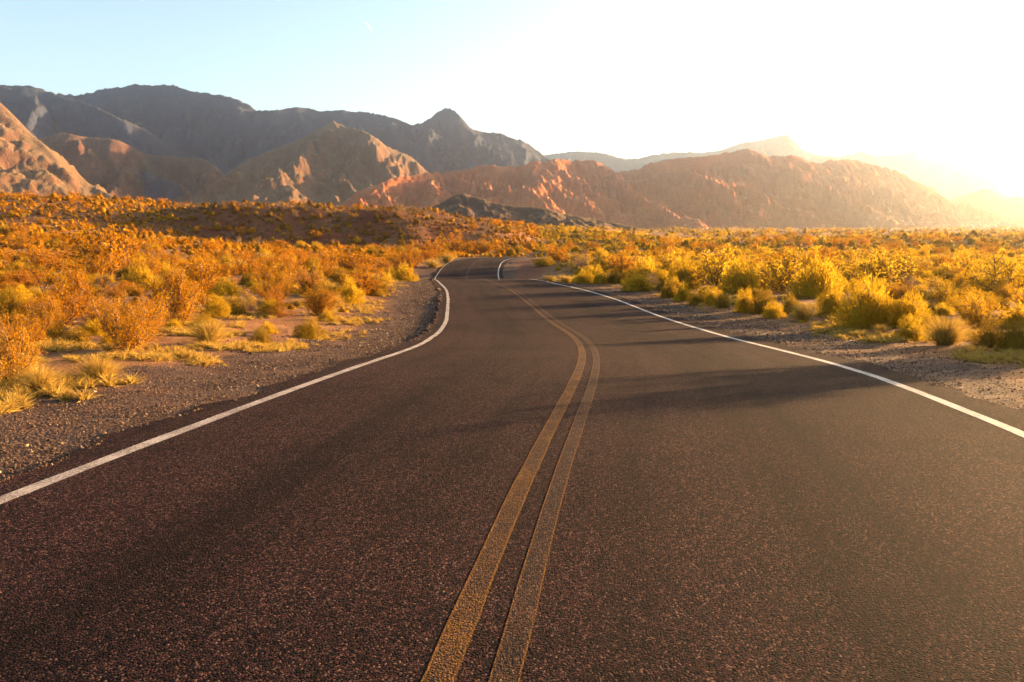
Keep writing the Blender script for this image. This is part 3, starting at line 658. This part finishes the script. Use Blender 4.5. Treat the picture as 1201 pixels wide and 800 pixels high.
# the plants one can point at in the photograph, plus four added shadow-casting domes: kind, left, right, top, bottom, label
LIST = [
 ('dome', 984, 1050, 334, 386, 'largest rounded golden shrub beside the right gravel shoulder'),
 ('dome', 1036, 1088, 345, 384, 'golden shrub leaning against the far side of the largest rounded shrub'),
 ('olive', 1164, 1215, 378, 414, 'olive-gold dome shrub cut by the right picture edge, nearest the road'),
 ('olive', 1143, 1176, 383, 408, 'small round shrub just left of the shrub cut by the right edge'),
 ('dome', 1052, 1082, 375, 401, 'low golden dome at the front of the sand patch, right of the largest shrub'),
 ('grass', 1082, 1134, 364, 406, 'wide spiky straw clump between two low golden domes on the right verge'),
 ('grass', 926, 958, 352, 378, 'spiky pale yellow clump standing alone left of the largest shrub'),
 ('grass', 1023, 1041, 379, 392, 'tiny straw tuft at the foot of the largest rounded shrub'),
 ('dome', 862, 886, 343, 367, 'grey-gold dome, left one of the touching pair along the right shoulder'),
 ('olive', 880, 910, 342, 368, 'taller dome, right one of the touching pair along the right shoulder'),
 ('olive', 915, 940, 348, 369, 'olive dome behind the lone spiky yellow clump'),
 ('dome', 958, 992, 338, 371, 'golden shrub filling the gap left of the largest rounded shrub'),
 ('dome', 1174, 1212, 361, 384, 'golden dome behind the olive shrubs at the right picture edge'),
 ('twig', 968, 1006, 319, 335, 'dark brown leafless brush above the largest rounded shrub'),
 ('ygold', 1118, 1172, 348, 388, 'ragged golden bush behind the wide spiky straw clump'),
 ('ygold', 1085, 1140, 330, 362, 'loose yellow creosote rising behind the right roadside shrubs'),
 ('olive', 839, 856, 346, 362, 'small dark dome left of the touching pair on the right shoulder'),
 ('dome', 824, 848, 340, 358, 'yellow-topped dome third in from the touching pair along the right shoulder'),
 ('olive', 808, 826, 344, 358, 'dark round dome low in the row along the right shoulder'),
 ('dome', 790, 809, 335, 354, 'yellow-topped dome in the middle of the right shoulder row'),
 ('olive', 775, 795, 333, 350, 'olive dome where the right shoulder row begins to thicken'),
 ('dome', 731, 762, 324, 342, 'broad yellow-crowned shrub at the far end of the right shoulder row'),
 ('olive', 741, 760, 330, 342, 'dark little dome at the foot of the broad yellow-crowned shrub'),
 ('olive', 711, 733, 318, 333, 'dark brown-green bush left of the broad yellow-crowned shrub'),
 ('dome', 693, 714, 319, 333, 'pale golden shrub at the crest of the road, right one of two'),
 ('dome', 672, 697, 320, 333, 'pale golden shrub at the crest of the road, left one of two'),
 ('grass', 652, 676, 321, 332, 'yellow tuft lying low where the right edge line meets the crest'),
 ('grass', 636, 655, 322, 331, 'last yellow tuft at the tip of the right verge on the crest'),
 ('twig', 660, 697, 300, 321, 'reddish bare brush standing behind the crest right of the road'),
 ('olive', 625, 651, 303, 313, 'flat pale olive shrub beside the far bend'),
 ('creo', 640, 668, 292, 308, 'orange bush above the flat olive shrub at the far bend'),
 ('creo', 712, 748, 301, 326, 'tall orange creosote behind the far end of the right shoulder row'),
 ('ygold', 755, 800, 300, 330, 'wide golden creosote behind the middle of the right shoulder row'),
 ('ygold', 815, 862, 298, 338, 'bushy golden creosote behind the touching pair of domes'),
 ('ygold', 890, 945, 300, 344, 'airy yellow creosote behind the lone spiky clump'),
 ('ygold', 1000, 1060, 303, 336, 'high yellow creosote behind the largest rounded shrub'),
 ('ygold', 1140, 1215, 305, 352, 'tall glowing creosote at the right picture edge'),
 ('dome', 930, 986, 309, 350, 'added shadow-casting golden dome behind and left of the largest rounded shrub'),  # this and the next three domes are added to cast shadows across the road
 ('dome', 846, 892, 309, 345, 'added shadow-casting golden dome standing over the touching pair of domes'),
 ('dome', 782, 820, 308, 338, 'added shadow-casting golden dome over the middle of the right shoulder row'),
 ('dome', 744, 776, 308, 332, 'added shadow-casting golden dome over the far end of the right shoulder row'),
 # the other side of the road
 ('creo', 30, 122, 318, 384, 'big dark-bottomed orange creosote at left, widest on that verge'),
 ('creo', 106, 188, 358, 414, 'dark-hearted creosote spilling toward the left gravel shoulder'),
 ('grass', 222, 268, 370, 404, 'spiky yellow clump standing out on the left gravel edge'),
 ('creo', 183, 238, 320, 382, 'thin creosote with bare pale branches right of the widest one'),
 ('creo', -22, 44, 376, 452, 'yellow-green bush cut by the left picture edge, lowest in the picture'),
 ('grass', 92, 142, 412, 450, 'low straw tuft on the left shoulder below the dark-hearted bush'),
 ('grass', 20, 74, 425, 462, 'straw tuft beside the bush cut by the left picture edge'),
 ('creo', 92, 158, 272, 326, 'tall slender yellow creosote rising highest behind the left verge'),
 ('olive', 421, 453, 328, 347, 'dark dome with bright rim on the left verge near the bend'),
 ('dome', 437, 464, 322, 341, 'golden dome tucked behind the dark bright-rimmed one'),
 ('dome', 461, 488, 312, 330, 'yellow dome nearest the road where the left verge narrows'),
 ('dome', 394, 427, 330, 357, 'yellow mounded shrub left of the dark bright-rimmed dome'),
 ('olive', 361, 389, 336, 357, 'dark small dome low on the left verge beside the mounded yellow shrub'),
 ('grass', 380, 404, 343, 360, 'pale tuft between the dark small dome and the mounded yellow shrub'),
 ('creo', 300, 347, 322, 356, 'round orange creosote at the back of the left verge clearing'),
 ('twig', 345, 385, 315, 338, 'twiggy brown brush between the orange creosote and the left verge domes'),
 ('creo', 390, 438, 300, 324, 'broad orange bush behind the left verge domes'),
 ('grass', 497, 518, 303, 315, 'yellow grass clump along the far left verge, nearer of two'),
 ('grass', 514, 537, 298, 310, 'yellow grass clump along the far left verge, farther of two'),
 ('creo', 465, 494, 298, 319, 'orange bush behind the yellow dome nearest the road'),
 ('creo', 490, 520, 284, 304, 'orange bush above the far left grass clumps'),
 ('creo', 518, 552, 276, 300, 'bright orange bush above the start of the far bend'),
 ('creo', 555, 584, 283, 300, 'orange bush centred above the far bend'),
 ('twig', 262, 302, 345, 368, 'dull brown brush at the edge of the left clearing'),
 ('dome', 248, 284, 330, 356, 'golden dome behind the left clearing'),
 ('olive', 0, 34, 345, 380, 'olive bush behind the bush cut by the left picture edge'),
]
NICK = ['largest right verge shrub', 'shrub leaning on the largest one', 'olive dome at right picture edge', 'small dome by the right edge', 'low dome on the sand patch',
 'wide spiky straw clump', 'lone spiky yellow clump', 'tiny tuft below the largest shrub', 'left dome of the touching pair', 'right dome of the touching pair', 'olive dome behind the lone clump',
 'shrub filling the roadside gap', 'golden dome at right picture edge', 'dark leafless brush', 'ragged bush behind the straw clump', 'loose creosote above the straw clump', 'small dark row dome',
 'yellow-topped third row dome', 'dark low row dome', 'yellow-topped middle row dome', 'olive dome starting the row', 'broad yellow-crowned shrub', 'dark dome below the yellow crown',
 'brown-green bush by the yellow crown', 'right pale shrub on the crest', 'left pale shrub on the crest', 'low tuft at the crest line', 'last tuft on the crest', 'reddish bare brush',
 'flat olive shrub at the far bend', 'orange bush at the far bend', 'tall creosote at the row end', 'wide creosote behind the row', 'creosote behind the touching pair', 'airy creosote behind the lone clump',
 'high creosote behind the largest shrub', 'tall creosote at right picture edge', 'added dome left of the largest shrub', 'added dome over the touching pair', 'added dome over the middle row', 'added dome over the row end', 'widest left verge creosote', 'dark-hearted creosote', 'spiky clump on the left gravel', 'bare-branched creosote',
 'bush cut by left picture edge', 'low tuft below the dark-hearted creosote', 'tuft beside the left edge bush', 'tall slender creosote', 'dark bright-rimmed dome', 'dome behind the bright-rimmed one',
 'yellow dome at the narrowing verge', 'mounded yellow shrub', 'dark small left dome', 'pale tuft by the mounded shrub', 'round creosote behind the clearing', 'twiggy brown brush', 'broad bush behind the left domes',
 'nearer far-verge grass clump', 'farther far-verge grass clump', 'bush behind the verge dome', 'bush above the far clumps', 'bright bush at the bend start', 'bush centred above the far bend',
 'dull brush by the left clearing', 'dome behind the left clearing', 'olive bush by the left edge']
assert len(NICK) == len(LIST)
MARKS = []
for k, a, b, t, bt, lab in LIST:
    plant_px(k, a, b, t, bt, lab); MARKS.append(((a+b)/2, bt))
# brush just outside the picture, whose long shadows cross the road
for k, x, y, wd, h, lab in (
    ('dome', 10.6, 12.4, 1.7, 1.25, 'golden dome just past the right picture edge, nearest the road there'), ('creo', 11.9, 12.9, 2.2, 2.1, 'tall creosote just past the right picture edge'),
    ('creo', 13.6, 13.9, 2.4, 2.3, 'tallest creosote past the right picture edge, behind the first'), ('olive', 10.2, 11.4, 1.0, .7, 'small olive dome just past the right picture edge'),
    ('dome', 12.6, 11.2, 1.2, .8, 'low golden dome past the right picture edge by the small olive one'), ('creo', 15.8, 15.2, 2.2, 1.7, 'farthest creosote past the right picture edge'),
    ('dome', 14.2, 11.2, 1.3, .8, 'outer low golden dome past the right picture edge'), ('olive', 16.5, 12.6, 1.5, .9, 'outermost olive dome past the right picture edge')):
    plant(k, x, y+1.7, wd, h, lab, 'brush past the picture edge')

# ------------------------------------------------------------------ the rest of the brush: sown over the plain
def clearance(x, y):
    lat, rz, idx = road_frame(x, y); edge = np.where(lat < 0, OFL[idx], OFR[idx])
    return np.abs(lat)-edge, lat
def sow(n, ylo, yhi, seed, ulo=-200, uhi=1400):
    R = np.random.RandomState(seed)
    y = np.sqrt(R.uniform(ylo**2, yhi**2, n)); u = R.uniform(ulo, uhi, n); x = (u-600.5)/F*y
    return x, y, R
cells = {}
def free(x, y, r):
    cx, cy = int(x//3), int(y//3)
    for i in range(cx-1, cx+2):
        for j in range(cy-1, cy+2):
            for (a, b, c) in cells.get((i, j), ()):
                if (a-x)**2+(b-y)**2 < (.80*(r+c))**2: return False
    cells.setdefault((cx, cy), []).append((x, y, r)); return True
for p_ in PLACED: cells.setdefault((int(p_[0]//3), int(p_[1]//3)), []).append(p_)
CAND = []
for n, lo, hi, sd_ in ((1500, 9, 45, 1), (8500, 45, 110, 2), (34000, 110, 250, 3), (12000, 250, 520, 4), (7000, 520, 1000, 5)):
    x, y, R = sow(n, lo, hi, sd_); cl, lat = clearance(x, y)
    dens = .5+.55*fbm(x/17, y/17, 3, 91)+.35*fbm(x/70, y/25, 2, 93); m = x/y
    band = sstep(-.47, -.38, m)*sstep(0, -.05, m)*sstep(135, 150, y)*sstep(260, 240, y)     # sparse red slope
    for i in range(n):
        gap = 2.5 if lat[i] > 0 else 2.5
        if y[i] < 15 and lat[i] < 0: gap = 3.0
        if cl[i] < gap+.9*R.rand() or R.rand() > max(.12, dens[i]+.30)*(1-.25*band[i]): continue
        if lat[i] > 0 and 58 < y[i] < 110 and cl[i] < 6: continue
        tall = R.rand() < (.22 if y[i] < 110 else .06)
        wd = R.uniform(.9, 1.75) if tall else min(1.7, .38+.42*math.exp(R.normal(-.25, .65)))
        if y[i] < 32: wd *= .62
        if y[i] > 110: wd *= 1.3
        if y[i] > 240: wd *= 1.1
        if y[i] > 520: wd *= 1.5
        h = wd*R.uniform(.55, .85) if tall else wd*R.uniform(.50, .75)
        if lat[i] > 0 and cl[i] < 7 and y[i] < 60: wd *= .75; h *= .6; tall = False
        if not free(x[i], y[i], wd*.5): continue
        q = R.rand()
        if band[i] > .4 and R.rand() < .75: tall = False; q = .6 if q < .5 else .95
        kind = ('ygold' if lat[i] > 0 and R.rand() < .75 else 'creo') if tall else ('dome' if q < .48 else 'olive' if q < .78 else 'grass' if q < .92 else 'twig')
        CAND.append((wd/y[i], x[i], y[i], wd, h, kind, lat[i]))
CAND.sort(key=lambda c: -c[0])
def zone(lat, y):
    if lat < 0 and y < 45: return 'on the near left verge'
    if lat < 0 and y < 115: return 'on the left flat before the red slope'
    if lat < 0: return 'on the slope that climbs to the left'
    if y < 60: return 'in the dense brush behind the right shoulder row'
    return 'on the plain beyond the right roadside brush'
LAB = {'dome': 'rounded golden shrub', 'olive': 'rounded olive-brown shrub', 'creo': 'open orange creosote bush', 'ygold': 'open glow-tinted creosote bush', 'grass': 'straw-yellow bunch grass', 'twig': 'leafless grey-brown brush'}
FAR = []; PICK = []; cnt = dict(NIND)
for c in CAND:
    _, x, y, wd, h, kind, lat = c
    if cnt[kind] < 240 and len(PICK) < 620 and y < 140 and -5 < project(x, y, float(terrain(x, y)))[0] < 1206: cnt[kind] += 1; PICK.append(c)
    else: FAR.append((x, y, wd, h, kind))
ORD = 'first second third fourth fifth sixth seventh eighth ninth tenth eleventh twelfth thirteenth fourteenth fifteenth sixteenth seventeenth eighteenth nineteenth twentieth'.split(); ORD += ['twenty-'+o_ for o_ in ORD[:9]]+['thirtieth']+['thirty-'+o_ for o_ in ORD[:9]]
MK = np.array(MARKS); KEYS = {}
for q, (_, x, y, wd, h, kind, lat) in enumerate(PICK):
    u, v = project(x, y, float(terrain(x, y))); d = np.hypot(MK[:, 0]-u, (MK[:, 1]-v)*2.2); b = int(np.argmin(d)); du, dv = u-MK[b, 0], (v-MK[b, 1])*2.2
    rel = ('right of' if du > 0 else 'left of') if abs(du) > abs(dv) else ('behind' if dv < 0 else 'in front of')
    size = 'small' if wd < .7 else 'mid-sized' if wd < 1.05 else 'large'
    key = (size, kind, rel, b) if -5 < u < 1206 else ('edge', kind, u < 0, 0)
    KEYS.setdefault(key, []).append((d[b], q))
TEXT = {}
for key, L_ in KEYS.items():
    L_.sort()
    for n_, (_, q) in enumerate(L_):
        if key[0] == 'edge': TEXT[q] = LAB[key[1]]+' growing past the '+('left' if key[2] else 'right')+' picture edge'
        else: TEXT[q] = ((ORD[n_]+' ') if len(L_) > 1 else '')+key[0]+' '+LAB[key[1]]+' '+key[2]+' the '+NICK[key[3]]
for q, (_, x, y, wd, h, kind, lat) in enumerate(PICK):
    plant(kind, x, y, wd, h, TEXT[q], LAB[kind]+' plants '+zone(lat, y))

# ------------------------------------------------------------------ instanced ground cover
def source(name, items):
    c = bpy.data.collections.new(name)
    for i, (m_, mt) in enumerate(items):
        if mt is not None: m_.materials.clear(); m_.materials.append(mt)
        o = bpy.data.objects.new('%s_%02d' % (name, i), m_); c.objects.link(o)
    return c
def scatter(name, pts, rot, scl, idx, coll, label):
    m = bpy.data.meshes.new(name); m.vertices.add(len(pts)); m.vertices.foreach_set('co', np.asarray(pts, np.float32).ravel())
    for nm, ty, key, a in (('rot', 'FLOAT_VECTOR', 'vector', rot), ('scl', 'FLOAT_VECTOR', 'vector', scl)):
        at = m.attributes.new(nm, ty, 'POINT'); at.data.foreach_set(key, np.asarray(a, np.float32).ravel())
    at = m.attributes.new('pick', 'INT', 'POINT'); at.data.foreach_set('value', np.asarray(idx, np.int32))
    o = obj(name, m, None, kind='stuff', label=label)
    g = bpy.data.node_groups.new(name+'_scatter', 'GeometryNodeTree')
    g.interface.new_socket('Geometry', in_out='INPUT', socket_type='NodeSocketGeometry'); g.interface.new_socket('Geometry', in_out='OUTPUT', socket_type='NodeSocketGeometry')
    N = g.nodes; gi = N.new('NodeGroupInput'); go = N.new('NodeGroupOutput'); ip = N.new('GeometryNodeInstanceOnPoints'); ci = N.new('GeometryNodeCollectionInfo')
    ci.inputs['Collection'].default_value = coll; ci.inputs['Separate Children'].default_value = True; ci.inputs['Reset Children'].default_value = True
    def na(nm, dt):
        q = N.new('GeometryNodeInputNamedAttribute'); q.data_type = dt; q.inputs['Name'].default_value = nm; return q.outputs['Attribute']
    L = g.links; L.new(gi.outputs[0], ip.inputs['Points']); L.new(ci.outputs[0], ip.inputs['Instance']); ip.inputs['Pick Instance'].default_value = True
    L.new(na('pick', 'INT'), ip.inputs['Instance Index']); L.new(na('rot', 'FLOAT_VECTOR'), ip.inputs['Rotation']); L.new(na('scl', 'FLOAT_VECTOR'), ip.inputs['Scale'])
    L.new(ip.outputs[0], go.inputs[0])
    md = o.modifiers.new('scatter', 'NODES'); md.node_group = g
    return o
def far_brush():
    R = np.random.RandomState(77)
    for nm, cond, md, mo, mc, lab in (('scrub', lambda x, y: x < .03*y, M_RUST, M_BROWN_SCRUB, M_CREO, 'countless small orange shrubs dotting the slope left of the road'),
                                      ('scrub', lambda x, y: x >= .03*y, M_GOLD, M_OLIVE, M_CREOG, 'countless small golden shrubs covering the plain right of the road')):  # yellower plant colours on this side stand for the sun glow
        items = []; table = {}
        for kind, mat_, gen in (('dome', md, lambda i: dome_shape(300+i, 300, .24, .075, solid=.84)), ('olive', mo, lambda i: dome_shape(320+i, 300, .24, .075, solid=.84)),
                                ('creo', M_CREO, lambda i: creosote_shape(340+i, 340, .13)), ('ygold', mc, lambda i: creosote_shape(350+i, 340, .13)),
                                ('grass', M_STRAW, lambda i: grass_shape(360+i, 70, .07)), ('twig', M_GREY, lambda i: twig_shape(370+i, 12))):
            table[kind] = []
            for i in range(3):
                table[kind].append(len(items)); items.append((mk('far_'+kind, gen(i)[0]), mat_))
        coll = source('far_brush_forms', items)
        P = [f for f in FAR if cond(f[0], f[1])]; x = np.array([p[0] for p in P]); y = np.array([p[1] for p in P])
        z = terrain(x, y)-.05; n = len(P)
        rot = np.stack([0*x, 0*x, R.uniform(0, 6.28, n)], 1); scl = np.array([(p[2], p[2], p[3]) for p in P])
        scatter(nm, np.stack([x, y, z], 1), rot, scl, [table[p[4]][R.randint(3)] for p in P], coll, lab)
far_brush()

# low dry grass along the verges
def verge_grass():
    items = [(mk('verge_tuft', grass_shape(400+i, 60, .05, 1.5)[0]), M_STRAW) for i in range(3)]
    coll = source('verge_grass_forms', items); R = np.random.RandomState(88)
    n = 60000; y = R.uniform(6, 75, n)**1.0; u = R.uniform(-150, 1350, n); x = (u-600.5)/F*y
    cl, lat = clearance(x, y); patch = fbm(x/2.2, y/2.2, 3, 95)
    near = np.where(lat < 0, 1.7, 1.9)
    pr = sstep(near, near+1.0, cl)*sstep(near+9, near+2.0, cl)*sstep(-.12, .35, patch)
    ok = (R.rand(n) < pr*.9) & ~((lat > 0) & (y > 57) & (y < 110) & (cl < 7)); x, y = x[ok], y[ok]; n = len(x)
    h = R.uniform(.07, .20, n); wd = R.uniform(.12, .34, n)
    scatter('dry_grass', np.stack([x, y, terrain(x, y)-.01], 1), np.stack([R.normal(0, .15, n), R.normal(0, .15, n), R.uniform(0, 6.28, n)], 1),
            np.stack([wd, wd, h], 1), R.randint(0, 3, n), coll, 'low straw-yellow grass along the edges of both verges')
verge_grass()

# ------------------------------------------------------------------ stones
def stone_shape(seed):
    R = np.random.RandomState(seed); t = (1+5**.5)/2
    v = np.array([(-1,t,0),(1,t,0),(-1,-t,0),(1,-t,0),(0,-1,t),(0,1,t),(0,-1,-t),(0,1,-t),(t,0,-1),(t,0,1),(-t,0,-1),(-t,0,1)], float); v = unit(v)
    f = np.array([(0,11,5),(0,5,1),(0,1,7),(0,7,10),(0,10,11),(1,5,9),(5,11,4),(11,10,2),(10,7,6),(7,1,8),(3,9,4),(3,4,2),(3,2,6),(3,6,8),(3,8,9),(4,9,5),(2,4,11),(6,2,10),(8,6,7),(9,8,1)])
    v = v*R.uniform(.72, 1.2, (12, 1))*np.array([.5, .5*R.uniform(.6, 1), .5*R.uniform(.45, .8)]); return v, f
def stone_material():
    n = NT('road_stone'); rnd = n.n('ShaderNodeObjectInfo').outputs['Random']; f = n.noise(n.n('ShaderNodeTexCoord').outputs['Object'], 4, 4, .6)
    c = n.mix(rnd, (.040, .023, .017), (.20, .115, .068)); c = n.mix(n.ramp(rnd, .88, .95), c, (.40, .28, .17)); c = n.mix(n.ramp(f, .4, .7, 0, .4), c, (.10, .06, .05))
    return n.surf(n.bsdf(c, .9, n.bump(f, .5, .05), .2))
M_STONE = stone_material()
def gravel():
    coll = source('gravel_forms', [(mk('pebble', stone_shape(500+i)), M_STONE) for i in range(6)]); R = np.random.RandomState(99)
    n = 110000; y = np.exp(R.uniform(math.log(3.6), math.log(60), n)); side = np.where(R.rand(n) < .62, -1, 1)
    i = np.clip(np.searchsorted(CL[:400, 1], y), 0, NS-1); off = np.abs(R.normal(0, 1.35, n))-.05
    edge = np.where(side < 0, -AL[i], AR[i]); lt = side*(edge+off)
    jt = R.uniform(-.5, .5, n)*(SS[1]-SS[0]); x = CL[i, 0]+NRM[i, 0]*lt+TAN[i, 0]*jt; yy = CL[i, 1]+NRM[i, 1]*lt+TAN[i, 1]*jt
    u, v = project(x, yy, np.zeros(n)); patch = fbm(x/1.3, yy/1.3, 3, 97)
    ok = (u > -160) & (u < 1360) & (R.rand(n) < .35+.8*sstep(-.3, .5, patch)); x, yy, y = x[ok], yy[ok], y[ok]; n = len(x)
    s = np.exp(R.normal(math.log(.0125), .40, n)).clip(.007, .075)*np.clip(y/9, 1, 2.2)
    lt_, rz_, id_ = road_frame(x, yy); on = np.where(lt_ < 0, lt_ > AL[id_], lt_ < AR[id_]); gz = np.where(on, rz_+.002, terrain(x, yy))
    scatter('gravel', np.stack([x, yy, gz+s*.12], 1), R.uniform(0, 6.28, (n, 3))*np.array([.2, .2, 1]), np.stack([s, s, s*.8], 1), R.randint(0, 6, n), coll,
            'loose brown and tan gravel spread over the road shoulders')
gravel()
for j, (u_, v_, sz, lab) in enumerate((
    (506, 329, .30, 'pale stone at the road edge nearest the crest kink'), (513, 341, .34, 'biggest pale stone on the left road edge beside the bend'),
    (510, 335, .20, 'small pale stone just above the biggest one on the left edge'), (516, 352, .20, 'pale stone on the dark left edge below the biggest one'),
    (515, 357, .15, 'little stone touching the asphalt below the left bend'), (500, 338, .16, 'stone lying off the asphalt left of the biggest one'),
    (506, 384, .10, 'lone small stone beside the inside of the left bend'), (495, 344, .13, 'stone farthest from the asphalt on the left bend'),
    (120, 512, .07, 'palest stone on the near left shoulder'), (1140, 420, .10, 'stone on the right gravel below the olive dome shrubs'))):
    x, y, z = ground_hit(u_, v_)
    o = obj('stone', mk('stone', stone_shape(600+j)), M_STONE, label=lab, cat='stone')
    o.location = (x, y, z+sz*.12); o.scale = (sz, sz, sz*.9); o.rotation_euler = (0, 0, j*1.7)

# ------------------------------------------------------------------ condensation trail high in the sky
def contrail():
    a = Vector(at_pixel(429.0, 26.0, 14000)); b = Vector(at_pixel(436.0, 36.5, 14600)); R = np.random.RandomState(4)
    d = (b-a); L = d.length; d.normalize(); s1 = d.cross(Vector((0, 1, 0))).normalized(); s2 = d.cross(s1).normalized(); V = []; k = 15; q = 10
    for i in range(k):
        t = i/(k-1); r = 8*(math.sin(math.pi*min(1, t*1.9+.06)/2)**.6)*(1-t)**.55+1.5
        c = a+d*L*t+s1*R.normal(0, 2)
        for j in range(q):
            w_ = 2*math.pi*j/q; V.append(c+(s1*math.cos(w_)+s2*math.sin(w_))*r*R.uniform(.85, 1.15))
    f = [(i*q+j, i*q+(j+1) % q, (i+1)*q+(j+1) % q, (i+1)*q+j) for i in range(k-1) for j in range(q)]
    n = NT('ice_vapour'); dn = n.n('ShaderNodeBsdfDiffuse', {'Color': (.95, .95, .95, 1)}).outputs[0]; tn = n.n('ShaderNodeBsdfTranslucent', {'Color': (.95, .95, .95, 1)}).outputs[0]
    tr = n.n('ShaderNodeBsdfTransparent').outputs[0]
    mm = n.surf(n.n('ShaderNodeMixShader', {0: .55, 1: n.n('ShaderNodeMixShader', {0: .5, 1: dn, 2: tn}).outputs[0], 2: tr}).outputs[0])
    obj('contrail', mesh('contrail', np.array([tuple(v) for v in V]), np.array(f), smooth=True), mm, label='short white contrail high in the blue sky', cat='contrail')
contrail()

# ------------------------------------------------------------------ haze: the dusty air of the valley
def haze():
    x0, x1, y0, y1, z0, z1 = -8000, 8000, -2000, 9000, -7.5, 580.0
    V = [(x, y, z) for z in (z0, z1) for y in (y0, y1) for x in (x0, x1)]
    f = [(0, 2, 3, 1), (4, 5, 7, 6), (0, 1, 5, 4), (2, 6, 7, 3), (0, 4, 6, 2), (1, 3, 7, 5)]
    n = NT('valley_haze')
    v = n.n('ShaderNodeVolumePrincipled', {'Color': (.82, .90, 1.0, 1), 'Density': HAZE_DENSITY, 'Anisotropy': HAZE_G})
    n.t.links.new(v.outputs[0], n.out.inputs['Volume'])
    obj('haze', mesh('haze', np.array(V, float), np.array(f)), n.m, kind='stuff', label='warm dusty haze filling the valley air')
haze()
